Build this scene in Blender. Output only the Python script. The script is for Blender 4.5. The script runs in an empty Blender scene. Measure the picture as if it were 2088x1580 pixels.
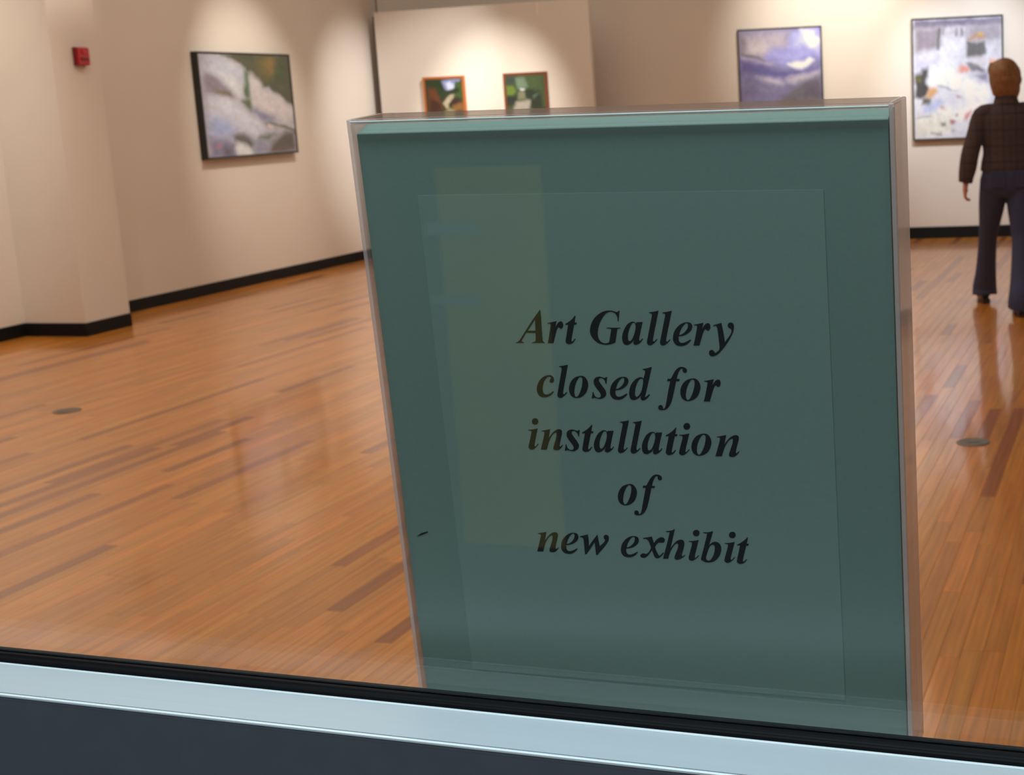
import bpy, bmesh, math, random
import numpy as np
from mathutils import Vector, Matrix

scene = bpy.context.scene
COL = scene.collection

# ------------------------------------------------------------------ camera
PITCH, ROLL = .1861, .0414
CAM_Z = 1.48
cp, sp, cr, sr = math.cos(PITCH), math.sin(PITCH), math.cos(ROLL), math.sin(ROLL)
R0, D0, F0 = Vector((1, 0, 0)), Vector((0, -sp, -cp)), Vector((0, cp, -sp))
right = R0 * cr + D0 * sr
down = -R0 * sr + D0 * cr
cam_data = bpy.data.cameras.new('camera')
cam = bpy.data.objects.new('camera', cam_data)
COL.objects.link(cam)
M = Matrix.Identity(4)
for i in range(3):
    M[i][0], M[i][1], M[i][2] = right[i], -down[i], -F0[i]
M[2][3] = CAM_Z
cam.matrix_world = M
cam_data.sensor_width = 36
cam_data.sensor_fit = 'HORIZONTAL'
cam_data.lens = 2970 / 2088 * 36
cam_data.shift_x = (1044 - 1545.1) / 2088
cam_data.shift_y = (762.8 - 790) / 2088
cam_data.clip_start = .02
cam_data.dof.use_dof = True
cam_data.dof.focus_distance = .75
cam_data.dof.aperture_fstop = 30
scene.camera = cam

# ------------------------------------------------------------------ world, colour, lights
scene.view_settings.view_transform = 'Standard'
scene.view_settings.look = 'None'
scene.view_settings.exposure = 0
scene.view_settings.gamma = 1
scene.view_settings.use_curve_mapping = False
world = bpy.data.worlds.new('world')
scene.world = world
world.use_nodes = True
world.node_tree.nodes['Background'].inputs[0].default_value = (.5, .45, .4, 1)
world.node_tree.nodes['Background'].inputs[1].default_value = .02


def light(kind, name, loc, aim, energy, color, **kw):
    d = bpy.data.lights.new(name, kind)
    d.energy = energy
    d.color = color
    for k, v in kw.items():
        setattr(d, k, v)
    o = bpy.data.objects.new(name, d)
    COL.objects.link(o)
    o.location = loc
    o.rotation_euler = (Vector(aim) - Vector(loc)).to_track_quat('-Z', 'Y').to_euler()
    return o


WARM = (1, .85, .71)
light('AREA', 'gallery_fill', (-1.5, 8.5, 4.2), (-1.5, 8.5, 0), 250, (1, .80, .63), shape='RECTANGLE', size=6, size_y=11)  # broad warm fill added for the room's ambient level
# track spots on the pictures
light('SPOT', 'track_spot', (-2.7, 12.5, 3.8), (-4.50, 13.55, 1.50), 300, WARM, spot_size=math.radians(42), spot_blend=.9, shadow_soft_size=.03)
light('SPOT', 'track_spot', (-1.5, 13.3, 3.9), (-3.93, 15.60, 1.25), 640, (1, .90, .82), spot_size=math.radians(34), spot_blend=1, shadow_soft_size=.03)
light('SPOT', 'track_spot', (-3.1, 12.2, 3.8), (-2.60, 15.1, 1.38), 900, (1, .88, .76), spot_size=math.radians(32), spot_blend=1, shadow_soft_size=.03)
light('SPOT', 'track_spot', (.8, 12.9, 3.8), (.95, 15.2, 2.25), 540, (1, .88, .75), spot_size=math.radians(52), spot_blend=1, shadow_soft_size=.03)
light('SPOT', 'track_spot', (2.1, 12.6, 3.8), (2.35, 15.0, 1.45), 520, (.97, .97, 1), spot_size=math.radians(42), spot_blend=.9, shadow_soft_size=.03)
light('SPOT', 'track_spot', (-4.0, 8.4, 3.8), (-5.60, 9.6, 1.8), 330, WARM, spot_size=math.radians(60), spot_blend=.9, shadow_soft_size=.03)
light('SPOT', 'track_spot', (-3.2, 9.2, 3.8), (-4.85, 10.43, 2.95), 200, WARM, spot_size=math.radians(36), spot_blend=1, shadow_soft_size=.03)
# cool fluorescent panel over the viewer's side of the window, then an added fill
light('AREA', 'corridor_light', (-.19, .38, 2.6), (-.19, .38, 0), 32, (.76, .93, 1), shape='RECTANGLE', size=1.6, size_y=.3).rotation_euler = (0, 0, -.3225)
light('AREA', 'corridor_light', (-1.2, -1.0, 2.6), (-1.2, -1.0, 0), 24, (.80, .95, 1), shape='RECTANGLE', size=1.6, size_y=.5)  # added fill that brightens the corridor wall mirrored in the glass

# ------------------------------------------------------------------ helpers
def mat(name, color, rough=.5, metal=0, coat=0, coat_rough=.1, spec=.5):
    m = bpy.data.materials.new(name)
    m.use_nodes = True
    b = m.node_tree.nodes['Principled BSDF']
    b.inputs['Base Color'].default_value = (*color, 1)
    b.inputs['Roughness'].default_value = rough
    b.inputs['Metallic'].default_value = metal
    b.inputs['Coat Weight'].default_value = coat
    b.inputs['Coat Roughness'].default_value = coat_rough
    b.inputs['Specular IOR Level'].default_value = spec
    return m


def nodes(m):
    return m.node_tree.nodes, m.node_tree.links, m.node_tree.nodes['Principled BSDF']


def noisy(m, scale, amount, stretch=(1, 1, 1), bump=0):
    """modulate the base colour by object-space noise"""
    n, l, b = nodes(m)
    tc = n.new('ShaderNodeTexCoord'); mp = n.new('ShaderNodeMapping'); nz = n.new('ShaderNodeTexNoise')
    mp.inputs['Scale'].default_value = stretch
    nz.inputs['Scale'].default_value = scale
    l.new(tc.outputs['Object'], mp.inputs[0]); l.new(mp.outputs[0], nz.inputs['Vector'])
    mr = n.new('ShaderNodeMapRange')
    mr.inputs['To Min'].default_value = 1 - amount
    mr.inputs['To Max'].default_value = 1 + amount
    l.new(nz.outputs[0], mr.inputs[0])
    mx = n.new('ShaderNodeMix'); mx.data_type = 'RGBA'; mx.blend_type = 'MULTIPLY'
    mx.inputs[0].default_value = 1
    mx.inputs[6].default_value = b.inputs['Base Color'].default_value
    l.new(mr.outputs[0], mx.inputs[7])
    l.new(mx.outputs[2], b.inputs['Base Color'])
    if bump:
        bp = n.new('ShaderNodeBump'); bp.inputs['Strength'].default_value = bump; bp.inputs['Distance'].default_value = .002
        l.new(nz.outputs[0], bp.inputs['Height']); l.new(bp.outputs[0], b.inputs['Normal'])
    return m


def lin(c):
    return tuple(((x / 255 + .055) / 1.055) ** 2.4 if x > 10 else x / 255 / 12.92 for x in c)


def obj(name, mesh, m, parent=None, kind=None, smooth=False):
    o = bpy.data.objects.new(name, mesh)
    COL.objects.link(o)
    if m and not mesh.materials:
        mesh.materials.append(m)
    if parent:
        o.parent = parent
    if kind:
        o['kind'] = kind
    if smooth:
        for p in mesh.polygons:
            p.use_smooth = True
    return o


def tag(o, label, cat, group=None):
    o['label'] = label; o['category'] = cat
    if group:
        o['group'] = group
    return o


def thing(name, label, cat, loc, group=None, mtx=None):
    o = bpy.data.objects.new(name, None)
    COL.objects.link(o)
    o.empty_display_size = .1
    if mtx is not None:
        o.matrix_world = mtx
    else:
        o.location = loc
    return tag(o, label, cat, group)


def frame_mtx(origin, X, Y, Z):
    m = Matrix.Identity(4)
    for i in range(3):
        m[i][0], m[i][1], m[i][2], m[i][3] = X[i], Y[i], Z[i], origin[i]
    return m


def box_bm(bm, x0, x1, y0, y1, z0, z1, bevel=0, segs=2):
    vs = [bm.verts.new((x, y, z)) for z in (z0, z1) for y in (y0, y1) for x in (x0, x1)]
    fs = [(0, 2, 3, 1), (4, 5, 7, 6), (0, 1, 5, 4), (2, 6, 7, 3), (0, 4, 6, 2), (1, 3, 7, 5)]
    faces = [bm.faces.new([vs[i] for i in f]) for f in fs]
    if bevel:
        es = list({e for f in faces for e in f.edges})
        bmesh.ops.bevel(bm, geom=es, offset=bevel, segments=segs, affect='EDGES', profile=.5)


def box_mesh(name, *args, **kw):
    bm = bmesh.new(); box_bm(bm, *args, **kw)
    me = bpy.data.meshes.new(name); bm.to_mesh(me); bm.free(); return me


def bm_mesh(name, bm):
    bmesh.ops.recalc_face_normals(bm, faces=bm.faces)
    me = bpy.data.meshes.new(name); bm.to_mesh(me); bm.free(); return me


def prism(name, pts, z0, z1):
    """vertical prism over a ground polygon"""
    bm = bmesh.new()
    a = [bm.verts.new((p[0], p[1], z0)) for p in pts]
    b = [bm.verts.new((p[0], p[1], z1)) for p in pts]
    bm.faces.new(a); bm.faces.new(b)
    n = len(pts)
    for i in range(n):
        bm.faces.new((a[i], a[(i + 1) % n], b[(i + 1) % n], b[i]))
    return bm_mesh(name, bm)


def lathe(name, prof, seg=32):
    bm = bmesh.new()
    rings = []
    for r, z in prof:
        if r < 1e-6:
            rings.append([bm.verts.new((0, 0, z))])
        else:
            rings.append([bm.verts.new((r * math.cos(2 * math.pi * i / seg), r * math.sin(2 * math.pi * i / seg), z)) for i in range(seg)])
    for a, b in zip(rings, rings[1:]):
        for i in range(seg):
            j = (i + 1) % seg
            if len(a) == 1:
                bm.faces.new((a[0], b[i], b[j]))
            elif len(b) == 1:
                bm.faces.new((a[i], b[0], a[j]))
            else:
                bm.faces.new((a[i], a[j], b[j], b[i]))
    return bm_mesh(name, bm)

# ------------------------------------------------------------------ the lie of the room
V2 = lambda a: Vector((math.sin(a), math.cos(a), 0))
AZ_L, AZ_R, AZ_P, AZ_W = .2611, -1.4117, -1.23, .3225
PL = Vector((-5.018, 11.731, 0)); EL = V2(AZ_L); GL = Vector((EL.y, -EL.x, 0))         # left wall, along, into the room
PR = Vector((1.655, 15.064, 0)); ER = -V2(AZ_R); GR = Vector((ER.y, -ER.x, 0))          # back wall, rightwards, into the room
CORNER = Vector((-3.89, 15.953, 0))
NW = V2(AZ_W); TW = Vector((NW.y, -NW.x, 0))                                            # window wall normal (into gallery), rightwards
CEIL = 4.3


def wp(d, s, z=0):
    return NW * d + TW * s + Vector((0, 0, z))


def isect(p, d, q, e):
    den = d.x * e.y - d.y * e.x
    t = ((q.x - p.x) * e.y - (q.y - p.y) * e.x) / den
    return p + d * t


# ------------------------------------------------------------------ materials of the setting
wall_paint = noisy(mat('warm_white_wall_paint', (.74, .70, .66), .75), 3, .03)
ceiling_paint = mat('dark_ceiling_paint', (.25, .22, .19), .9)
black_rubber = mat('black_baseboard', (.006, .006, .006), .5, spec=.15)
dark_face = noisy(mat('charcoal_painted_panel', (.078, .085, .104), .6), 60, .12)

# walls
LW0 = isect(PL, EL, wp(.78, 0), TW)             # left wall meets the window wall
RX = 3.9                                         # right wall
RC = isect(PR, ER, Vector((RX, 0, 0)), Vector((0, 1, 0)))
RW0 = isect(Vector((RX, 0, 0)), Vector((0, 1, 0)), wp(.78, 0), TW)
T = .15
obj('wall_left', prism('wall_left', [LW0 - GL * T, LW0, CORNER, CORNER - GL * T], 0, CEIL), wall_paint, kind='structure')
obj('wall_back', prism('wall_back', [CORNER + ER * .01, RC, RC - GR * T, CORNER + ER * .01 - GR * T], 0, CEIL), wall_paint, kind='structure')
obj('wall_right', prism('wall_right', [RW0, RW0 + Vector((T, 0, 0)), RC + Vector((T, 0, 0)), RC], 0, CEIL), wall_paint, kind='structure')
PC0, PC1, PC2, PC3 = (-5.340, 10.562), (-4.819, 10.409), (-4.699, 10.887), (-5.225, 11.02)
obj('pillar', prism('pillar', [PC0, PC1, PC2, PC3], 0, CEIL), wall_paint, kind='structure')
room = [LW0 - GL * T, CORNER - GL * T - GR * T, RC + Vector((T, 0, 0)) - GR * T, RW0 + Vector((T, 0, 0))]
obj('ceiling', prism('ceiling', room, CEIL, CEIL + .1), ceiling_paint, kind='structure')

# baseboards: black rubber, a rounded top edge
def baseboard(name, a, b, n, h_, t=.010):
    a, b, n = Vector((a[0], a[1], 0)), Vector((b[0], b[1], 0)), Vector(n).normalized()
    d = (b - a).normalized()
    prof = [(0, 0), (t, 0), (t, h_ - .008), (t * .7, h_ - .002), (t * .3, h_), (0, h_)]
    bm = bmesh.new()
    r0 = [bm.verts.new(a + n * p[0] + Vector((0, 0, p[1]))) for p in prof]
    r1 = [bm.verts.new(b + n * p[0] + Vector((0, 0, p[1]))) for p in prof]
    bm.faces.new(r0); bm.faces.new(r1)
    for i in range(len(prof)):
        j = (i + 1) % len(prof)
        bm.faces.new((r0[i], r0[j], r1[j], r1[i]))
    return obj(name, bm_mesh(name, bm), black_rubber, kind='structure')


def pil_n(a, b):
    d = Vector((b[0] - a[0], b[1] - a[1], 0)); return Vector((d.y, -d.x, 0)).normalized()


WL = lambda y: PL + EL * ((y - PL.y) / EL.y)
baseboard('baseboard_left', WL(11.03), CORNER, GL, .097)
baseboard('baseboard_left', LW0, WL(10.578), GL, .097)
baseboard('baseboard_back', CORNER, RC, GR, .120)
baseboard('baseboard_pillar', PC0, Vector((*PC1, 0)) + Vector((PC1[0] - PC0[0], PC1[1] - PC0[1], 0)).normalized() * .01, pil_n(PC0, PC1), .097)
baseboard('baseboard_pillar', PC1, PC2, pil_n(PC1, PC2), .097)
baseboard('baseboard_pillar', PC2, PC3, pil_n(PC2, PC3), .097)
baseboard('baseboard_right', RC, RW0, (-1, 0, 0), .097)

# ------------------------------------------------------------------ hardwood floor of 57 mm strips
wood = mat('varnished_maple_strip', (.5, .2, .06), .34, coat=.7, coat_rough=.10)
n, l, b = nodes(wood)
tc = n.new('ShaderNodeTexCoord'); oi = n.new('ShaderNodeObjectInfo'); at_ = n.new('ShaderNodeAttribute'); at_.attribute_name = 'tint'
off = n.new('ShaderNodeVectorMath'); off.operation = 'ADD'
cmb = n.new('ShaderNodeCombineXYZ'); mlt = n.new('ShaderNodeMath'); mlt.operation = 'MULTIPLY'; mlt.inputs[1].default_value = 37
l.new(oi.outputs['Random'], mlt.inputs[0]); l.new(mlt.outputs[0], cmb.inputs[0]); l.new(mlt.outputs[0], cmb.inputs[1])
l.new(tc.outputs['Object'], off.inputs[0]); l.new(cmb.outputs[0], off.inputs[1])
mp = n.new('ShaderNodeMapping'); mp.inputs['Scale'].default_value = (2.2, 60, 1)
l.new(off.outputs[0], mp.inputs[0])
nz = n.new('ShaderNodeTexNoise'); nz.inputs['Scale'].default_value = 1; nz.inputs['Detail'].default_value = 6
l.new(mp.outputs[0], nz.inputs['Vector'])
mr = n.new('ShaderNodeMapRange'); mr.inputs[1].default_value = .3; mr.inputs[2].default_value = .7; mr.inputs[3].default_value = .72; mr.inputs[4].default_value = 1.2
l.new(nz.outputs[0], mr.inputs[0])
mx = n.new('ShaderNodeMix'); mx.data_type = 'RGBA'; mx.blend_type = 'MULTIPLY'; mx.inputs[0].default_value = 1
l.new(at_.outputs['Color'], mx.inputs[6]); l.new(mr.outputs[0], mx.inputs[7]); l.new(mx.outputs[2], b.inputs['Base Color'])
mp2 = n.new('ShaderNodeMapping'); mp2.inputs['Scale'].default_value = (1.5, 6, 1)
l.new(off.outputs[0], mp2.inputs[0])
nz2 = n.new('ShaderNodeTexNoise'); nz2.inputs['Scale'].default_value = 1.2
l.new(mp2.outputs[0], nz2.inputs['Vector'])
bp = n.new('ShaderNodeBump'); bp.inputs['Strength'].default_value = .25; bp.inputs['Distance'].default_value = .004
l.new(nz2.outputs[0], bp.inputs['Height']); l.new(bp.outputs[0], b.inputs['Normal']); l.new(bp.outputs[0], b.inputs['Coat Normal'])

dark_gap = mat('dark_joint', (.08, .03, .008), .8)
floor_o = obj('floor', prism('floor', room, -.12, -.012), dark_gap, kind='structure')

rnd = random.Random(7)
BW = .0572
FL_ROT = math.atan2(EL.y, EL.x)                    # board x axis runs along the left wall
TINTS = []
for k in range(22):
    v = rnd.uniform(.84, 1.14)
    r = rnd.uniform(-.05, .05)
    TINTS.append((.72 * v, (.272 + r * .4) * v, .018 * v))
for v in (.58, .68):
    TINTS.append((.60 * v, .17 * v, .010 * v))
LENS = (.45, .62, .8, 1.0, 1.25, 1.55)


def board_geo(L, w=BW - .0005):
    c = .0008
    v = [(0, 0, -.012), (L, 0, -.012), (L, w, -.012), (0, w, -.012), (0, 0, -c), (L, 0, -c), (L, w, -c), (0, w, -c), (c, c, 0), (L - c, c, 0), (L - c, w - c, 0), (c, w - c, 0)]
    f = [(0, 1, 5, 4), (1, 2, 6, 5), (2, 3, 7, 6), (3, 0, 4, 7), (4, 5, 9, 8), (5, 6, 10, 9), (6, 7, 11, 10), (7, 4, 8, 11), (8, 9, 10, 11)]
    return v, f


def set_tint(me, cols):
    a = me.attributes.new('tint', 'FLOAT_COLOR', 'POINT')
    a.data.foreach_set('color', np.asarray(cols, np.float32).ravel())


board_cache = {}


def board_mesh(L, t):
    if (L, t) not in board_cache:
        v, f = board_geo(L - .0007)
        me = bpy.data.meshes.new('floor_board'); me.from_pydata(v, [], f)
        set_tint(me, [(*TINTS[t], 1)] * len(v)); me.materials.append(wood)
        board_cache[(L, t)] = me
    return board_cache[(L, t)]


def inroom(p):
    rel = p - PL
    if rel.dot(GL) < .0:
        return False
    if (p - PR).dot(GR) < 0 or p.x > RX or p.dot(NW) < .80:
        return False
    return True


def view_px(p):
    q = Vector((p.x, p.y, p.z - CAM_Z))
    X, Y, Z = q.dot(right), q.dot(down), q.dot(F0)
    return (2970 * X / Z + 1545.1, 2970 * Y / Z + 762.8, Z) if Z > .1 else None


boards = []
lat0 = math.floor((PL.dot(GL)) / BW) * BW
lat = lat0
while lat < 6.5:
    # strips run from the window wall to the back wall
    p = GL * (lat + BW / 2)
    q0 = isect(p, EL, wp(.80, 0), TW); q1 = isect(p, EL, PR, ER)
    s0, s1 = q0.dot(EL), q1.dot(EL)
    s = s0 - rnd.uniform(0, .8)
    prev = -1
    while s < s1:
        L = rnd.choice(LENS)
        t = rnd.randrange(len(TINTS))
        a, e = max(s, s0), min(s + L, s1)
        if e - a > .01:
            boards.append((lat, a, e, t, abs((e - a) - L) < 1e-9, L))
        s += L
    lat += BW


def board_size(bd):
    lat, a, e = bd[:3]
    P = [view_px(GL * (lat + u) + EL * w) for u in (0, BW) for w in (a, e)]
    if any(p is None for p in P):
        return 0
    c = [(min(max(p[0], 0), 2088), min(max(p[1], 0), 1500)) for p in P]
    x, y = c[0]
    quad = (c[0], c[1], c[3], c[2])
    A = abs(sum(quad[i][0] * quad[(i + 1) % 4][1] - quad[(i + 1) % 4][0] * quad[i][1] for i in range(4))) / 2
    m = (sum(q[0] for q in c) / 4, sum(q[1] for q in c) / 4)
    if 800 < m[0] < 1850 and m[1] > 250:
        A *= .02                                      # behind the sign
    return A


cand = sorted([bd for bd in boards if bd[4]], key=board_size, reverse=True)[:290]
single = set(map(id, cand))
bv, bf, bc = [], [], []
FM = frame_mtx((0, 0, 0), EL, -GL, (0, 0, 1))      # x along EL, y = -GL keeps it right-handed
FMI = FM.inverted()
for bd in boards:
    lat, a, e, t, full, L = bd
    if id(bd) in single:
        o = bpy.data.objects.new('floor_board', board_mesh(L, t))
        COL.objects.link(o)
        o.parent = floor_o
        o.matrix_world = frame_mtx(GL * (lat + BW) + EL * a, EL, -GL, (0, 0, 1))
    else:
        v, f = board_geo(e - a - .0007)
        k = len(bv)
        bv += [(a + x, -(lat + BW) + y, z) for x, y, z in v]
        bf += [tuple(i + k for i in q) for q in f]
        bc += [(*TINTS[t], 1)] * len(v)
me = bpy.data.meshes.new('far_floor_boards'); me.from_pydata(bv, [], bf); set_tint(me, bc); me.materials.append(wood)
o = obj('strip_flooring', me, None, floor_o, kind='stuff'); o.matrix_world = FM

# ------------------------------------------------------------------ window wall, glass, rail, corridor
def sheet_fresnel(m, ior):
    """reflectance of a straight-through slab: the same at the entering and the leaving face"""
    n, l = m.node_tree.nodes, m.node_tree.links
    fr = n.new('ShaderNodeFresnel'); ge = n.new('ShaderNodeNewGeometry'); mr = n.new('ShaderNodeMapRange')
    mr.inputs['To Min'].default_value = ior; mr.inputs['To Max'].default_value = 1 / ior
    l.new(ge.outputs['Backfacing'], mr.inputs[0]); l.new(mr.outputs[0], fr.inputs[0])
    return fr


glass = bpy.data.materials.new('clear_window_glass'); glass.use_nodes = True
n, l = glass.node_tree.nodes, glass.node_tree.links
n.remove(n['Principled BSDF'])
fr = sheet_fresnel(glass, 1.45)
tr = n.new('ShaderNodeBsdfTransparent'); tr.inputs[0].default_value = (.965, .985, .98, 1)
gl = n.new('ShaderNodeBsdfGlossy'); gl.inputs['Roughness'].default_value = 0
ms = n.new('ShaderNodeMixShader')
l.new(fr.outputs[0], ms.inputs[0]); l.new(tr.outputs[0], ms.inputs[1]); l.new(gl.outputs[0], ms.inputs[2]); l.new(ms.outputs[0], n['Material Output'].inputs[0])

WM = frame_mtx((0, 0, 0), TW, NW, (0, 0, 1))       # window frame of reference: x right, y into the gallery
alu = noisy(mat('satin_aluminium_sill', (.34, .375, .40), .55), 3, .04, (1, 90, 1), bump=.05)
gasket_m = mat('black_window_gasket', (.003, .003, .004), .6, spec=.08)
edge_highlight = mat('pale_edge_highlight', (.62, .67, .68), .4)  # paler colour puts the highlight on the sill's edges
S0, S1 = -4.6, 2.6


def wbox(name, m, s0, s1, d0, d1, z0, z1, parent=None, kind=None, bevel=0):
    o = obj(name, box_mesh(name, s0, s1, d0, d1, z0, z1, bevel=bevel), m, parent, kind)
    if parent is None:
        o.matrix_world = WM
    return o


win = bpy.data.objects.new('window_1', None); COL.objects.link(win); win.matrix_world = WM; win['kind'] = 'structure'
wbox('glass_pane', glass, S0, S1, .650, .656, 1.1600, 2.55, win)


def profile(name, m, pts, s0=S0, s1=S1, parent=None):
    """extrude a (depth, height) outline along the window"""
    bm = bmesh.new()
    a = [bm.verts.new((s0, p[0], p[1])) for p in pts]
    b = [bm.verts.new((s1, p[0], p[1])) for p in pts]
    bm.faces.new(a); bm.faces.new(b)
    for i in range(len(pts)):
        j = (i + 1) % len(pts)
        bm.faces.new((a[i], a[j], b[j], b[i]))
    return obj(name, bm_mesh(name, bm), m, parent)


# outer gasket: two ribs pressed against the glass
profile('gasket', gasket_m, [(.6499, 1.1648), (.6499, 1.1702), (.6478, 1.1700), (.6470, 1.1690), (.6462, 1.1684), (.6450, 1.1686), (.6442, 1.1678), (.6438, 1.1664), (.6436, 1.1658)], parent=win)
profile('gasket', gasket_m, [(.6562, 1.155), (.6562, 1.1690), (.6590, 1.1690), (.6600, 1.155)], parent=win)
# sill ledge with a drip groove and a front lip coloured pale for its highlight
profile('sill_ledge', alu, [(.6500, 1.1625), (.6500, 1.1645), (.6450, 1.1655), (.6072, 1.1655), (.6072, 1.1642), (.6052, 1.1642), (.6052, 1.1625)], parent=win)
profile('front_cover', dark_face, [(.6044, 1.1623), (.6044, 1.1642), (.6051, 1.1642), (.6051, 1.1623)], parent=win)
profile('front_lip', edge_highlight, [(.6062, 1.1643), (.6062, 1.1654), (.6058, 1.1657), (.6047, 1.1657), (.6043, 1.1653), (.6043, 1.1643)], parent=win)
profile('back_bead', edge_highlight, [(.6436, 1.1656), (.6436, 1.1660), (.6432, 1.1663), (.6424, 1.1663), (.6420, 1.1656)], parent=win)
profile('sill_nosing', gasket_m, [(.7202, 1.100), (.7202, 1.1350), (.7310, 1.1350), (.7320, 1.1340), (.7320, 1.100)], parent=win)
profile('inner_sill', mat('white_bounce_sill', (.88, .90, .88), .5), [(.6602, 1.100), (.6602, 1.1350), (.7200, 1.1350), (.7200, 1.100)], parent=win)  # sill made white to bounce light onto the foot of the notice
wbox('head_frame', alu, S0, S1, .62, .69, 2.55, 2.60, win, bevel=.003)
wbox('jamb', alu, S0 - .05, S0, .62, .69, 1.10, 2.60, win, bevel=.003)
wbox('jamb', alu, S1, S1 + .05, .62, .69, 1.10, 2.60, win, bevel=.003)

SL = (LW0 - wp(.78, 0)).dot(TW); SR = (RW0 - wp(.78, 0)).dot(TW)
wbox('wall_front', dark_face, SL, SR, .6044, .78, 0, 1.0995, kind='structure')
wbox('wall_front', dark_face, S0 - .05, S1 + .05, .6044, .6490, 1.0995, 1.1622, kind='structure')
wbox('wall_front', wall_paint, SL, SR, .62, .78, 2.6, CEIL, kind='structure')
wbox('wall_front', wall_paint, SL, S0 - .05, .62, .78, 1.1, 2.6, kind='structure')
wbox('wall_front', wall_paint, S1 + .05, SR, .62, .78, 1.1, 2.6, kind='structure')
corr = mat('grey_corridor_wall', (.085, .09, .10), .8)
wbox('wall_corridor', corr, SL, SR, -2.4, -2.3, 0, 2.7, kind='structure')
wbox('ceiling_corridor', ceiling_paint, SL, SR, -2.4, .604, 2.7, 2.75, kind='structure')
wbox('floor_corridor', noisy(mat('grey_corridor_floor', (.06, .06, .065), .5), 9, .1), SL, SR, -2.4, .604, -.05, 0, kind='structure')
# patches added out of view so the glass mirrors their colour over the notice
bn = wbox('reflection_patch', noisy(mat('olive_reflection_patch', (.92, .76, .12), .8), 3, .5), -2.12, -1.80, -2.298, -2.288, .25, 1.33)
tag(bn, 'olive yellow patch added on the corridor wall, unseen except as a reflection over the notice', 'reflection patch')
strip_m = mat('pale_blue_reflection', (.45, .85, .88), .7)
tag(wbox('reflection_strip', strip_m, -2.16, -2.00, -2.2875, -2.2865, 1.145, 1.180), 'pale blue strip added near the top of the olive patch for its reflection', 'paper')
tag(wbox('reflection_strip', strip_m, -2.16, -2.01, -2.2875, -2.2865, .950, .975), 'pale blue strip added halfway down the olive patch for its reflection', 'paper')

# ------------------------------------------------------------------ the notice in its acrylic holder
SO = Vector((-.20239, .76547, 1.47482))
SU = Vector((.95952, -.2815, -.00852)).normalized()
SWv = Vector((-.01498, -.08122, .99658)); SWv = (SWv - SU * SWv.dot(SU)).normalized()
SN = SU.cross(SWv).normalized()                     # towards the viewer (checked below)
if SN.y > 0:
    SN = -SN
SX, SY_, SZ = SU, SWv, SU.cross(SWv)
SM = frame_mtx(SO, SX, SY_, SZ)                     # x right, y up, z towards the viewer; origin = top left of green face
sign = thing('notice_holder', 'clear acrylic notice holder with a green closed-gallery notice, leaning on the window glass', 'sign', None, mtx=SM)
GW, GH = .279, .3357

def acrylic(name, haze, rgb):
    m = bpy.data.materials.new(name); m.use_nodes = True
    n, l = m.node_tree.nodes, m.node_tree.links
    pb = n['Principled BSDF']; pb.inputs['Base Color'].default_value = (*rgb, 1); pb.inputs['Roughness'].default_value = .4
    fr = sheet_fresnel(m, 1.49)
    tr = n.new('ShaderNodeBsdfTransparent'); tr.inputs[0].default_value = (.985, .97, .975, 1)
    gl = n.new('ShaderNodeBsdfGlossy'); gl.inputs['Roughness'].default_value = .03
    m1 = n.new('ShaderNodeMixShader'); m1.inputs[0].default_value = haze
    m2 = n.new('ShaderNodeMixShader')
    l.new(tr.outputs[0], m1.inputs[1]); l.new(pb.outputs[0], m1.inputs[2])
    l.new(fr.outputs[0], m2.inputs[0]); l.new(m1.outputs[0], m2.inputs[1]); l.new(gl.outputs[0], m2.inputs[2]); l.new(m2.outputs[0], n['Material Output'].inputs[0])
    return m


acryl = acrylic('hazy_acrylic', .42, (.95, .78, .76))
acryl_top = acrylic('clear_acrylic', .10, (.95, .80, .78))
front = bpy.data.materials.new('clear_acrylic_face'); front.use_nodes = True
n, l = front.node_tree.nodes, front.node_tree.links
n.remove(n['Principled BSDF'])
fr = sheet_fresnel(front, 1.49)
tr = n.new('ShaderNodeBsdfTransparent'); tr.inputs[0].default_value = (.98, .98, .98, 1)
gl = n.new('ShaderNodeBsdfGlossy'); gl.inputs['Roughness'].default_value = .28
m2 = n.new('ShaderNodeMixShader')
l.new(fr.outputs[0], m2.inputs[0]); l.new(tr.outputs[0], m2.inputs[1]); l.new(gl.outputs[0], m2.inputs[2]); l.new(m2.outputs[0], n['Material Output'].inputs[0])

E_, DEP, TH = .0032, .030, .0025


def sbox(name, m, x0, x1, y0, y1, z0, z1, parent=None, bevel=0):
    return obj(name, box_mesh(name, x0, x1, y0, y1, z0, z1, bevel=bevel), m, parent or sign)


X0, X1, Y0, Y1 = -E_ - .0004, GW + E_ + .0004, -GH - E_ + .0008, E_ + .0006
sbox('front_panel', front, X0 + TH, X1 - TH, Y0 + TH, Y1 - TH, .0008, .0028)
sbox('side_panel', acryl, X0, X0 + TH, Y0, Y1, -DEP, .0028, bevel=.0006)
sbox('side_panel', acryl, X1 - TH, X1, Y0, Y1, -DEP, .0028, bevel=.0006)
sbox('top_panel', acryl_top, X0 + TH, X1 - TH, Y1 - TH, Y1, -DEP, .0028, bevel=.0006)
sbox('bottom_panel', acryl, X0 + TH, X1 - TH, Y0, Y0 + TH, -DEP, .0028, bevel=.0006)
sbox('edge_glint_strip', mat('pale_edge_glint', (.85, .92, .88), .3), X0 + TH, X1 - TH, E_ - TH + .0014, E_ - TH + .0023, .0030, .0037, bevel=.0003)  # pale strip stands in for the glint along the top edge
green = noisy(mat('sage_green_card', (.31, .42, .365), .8), 420, .06)
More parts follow.
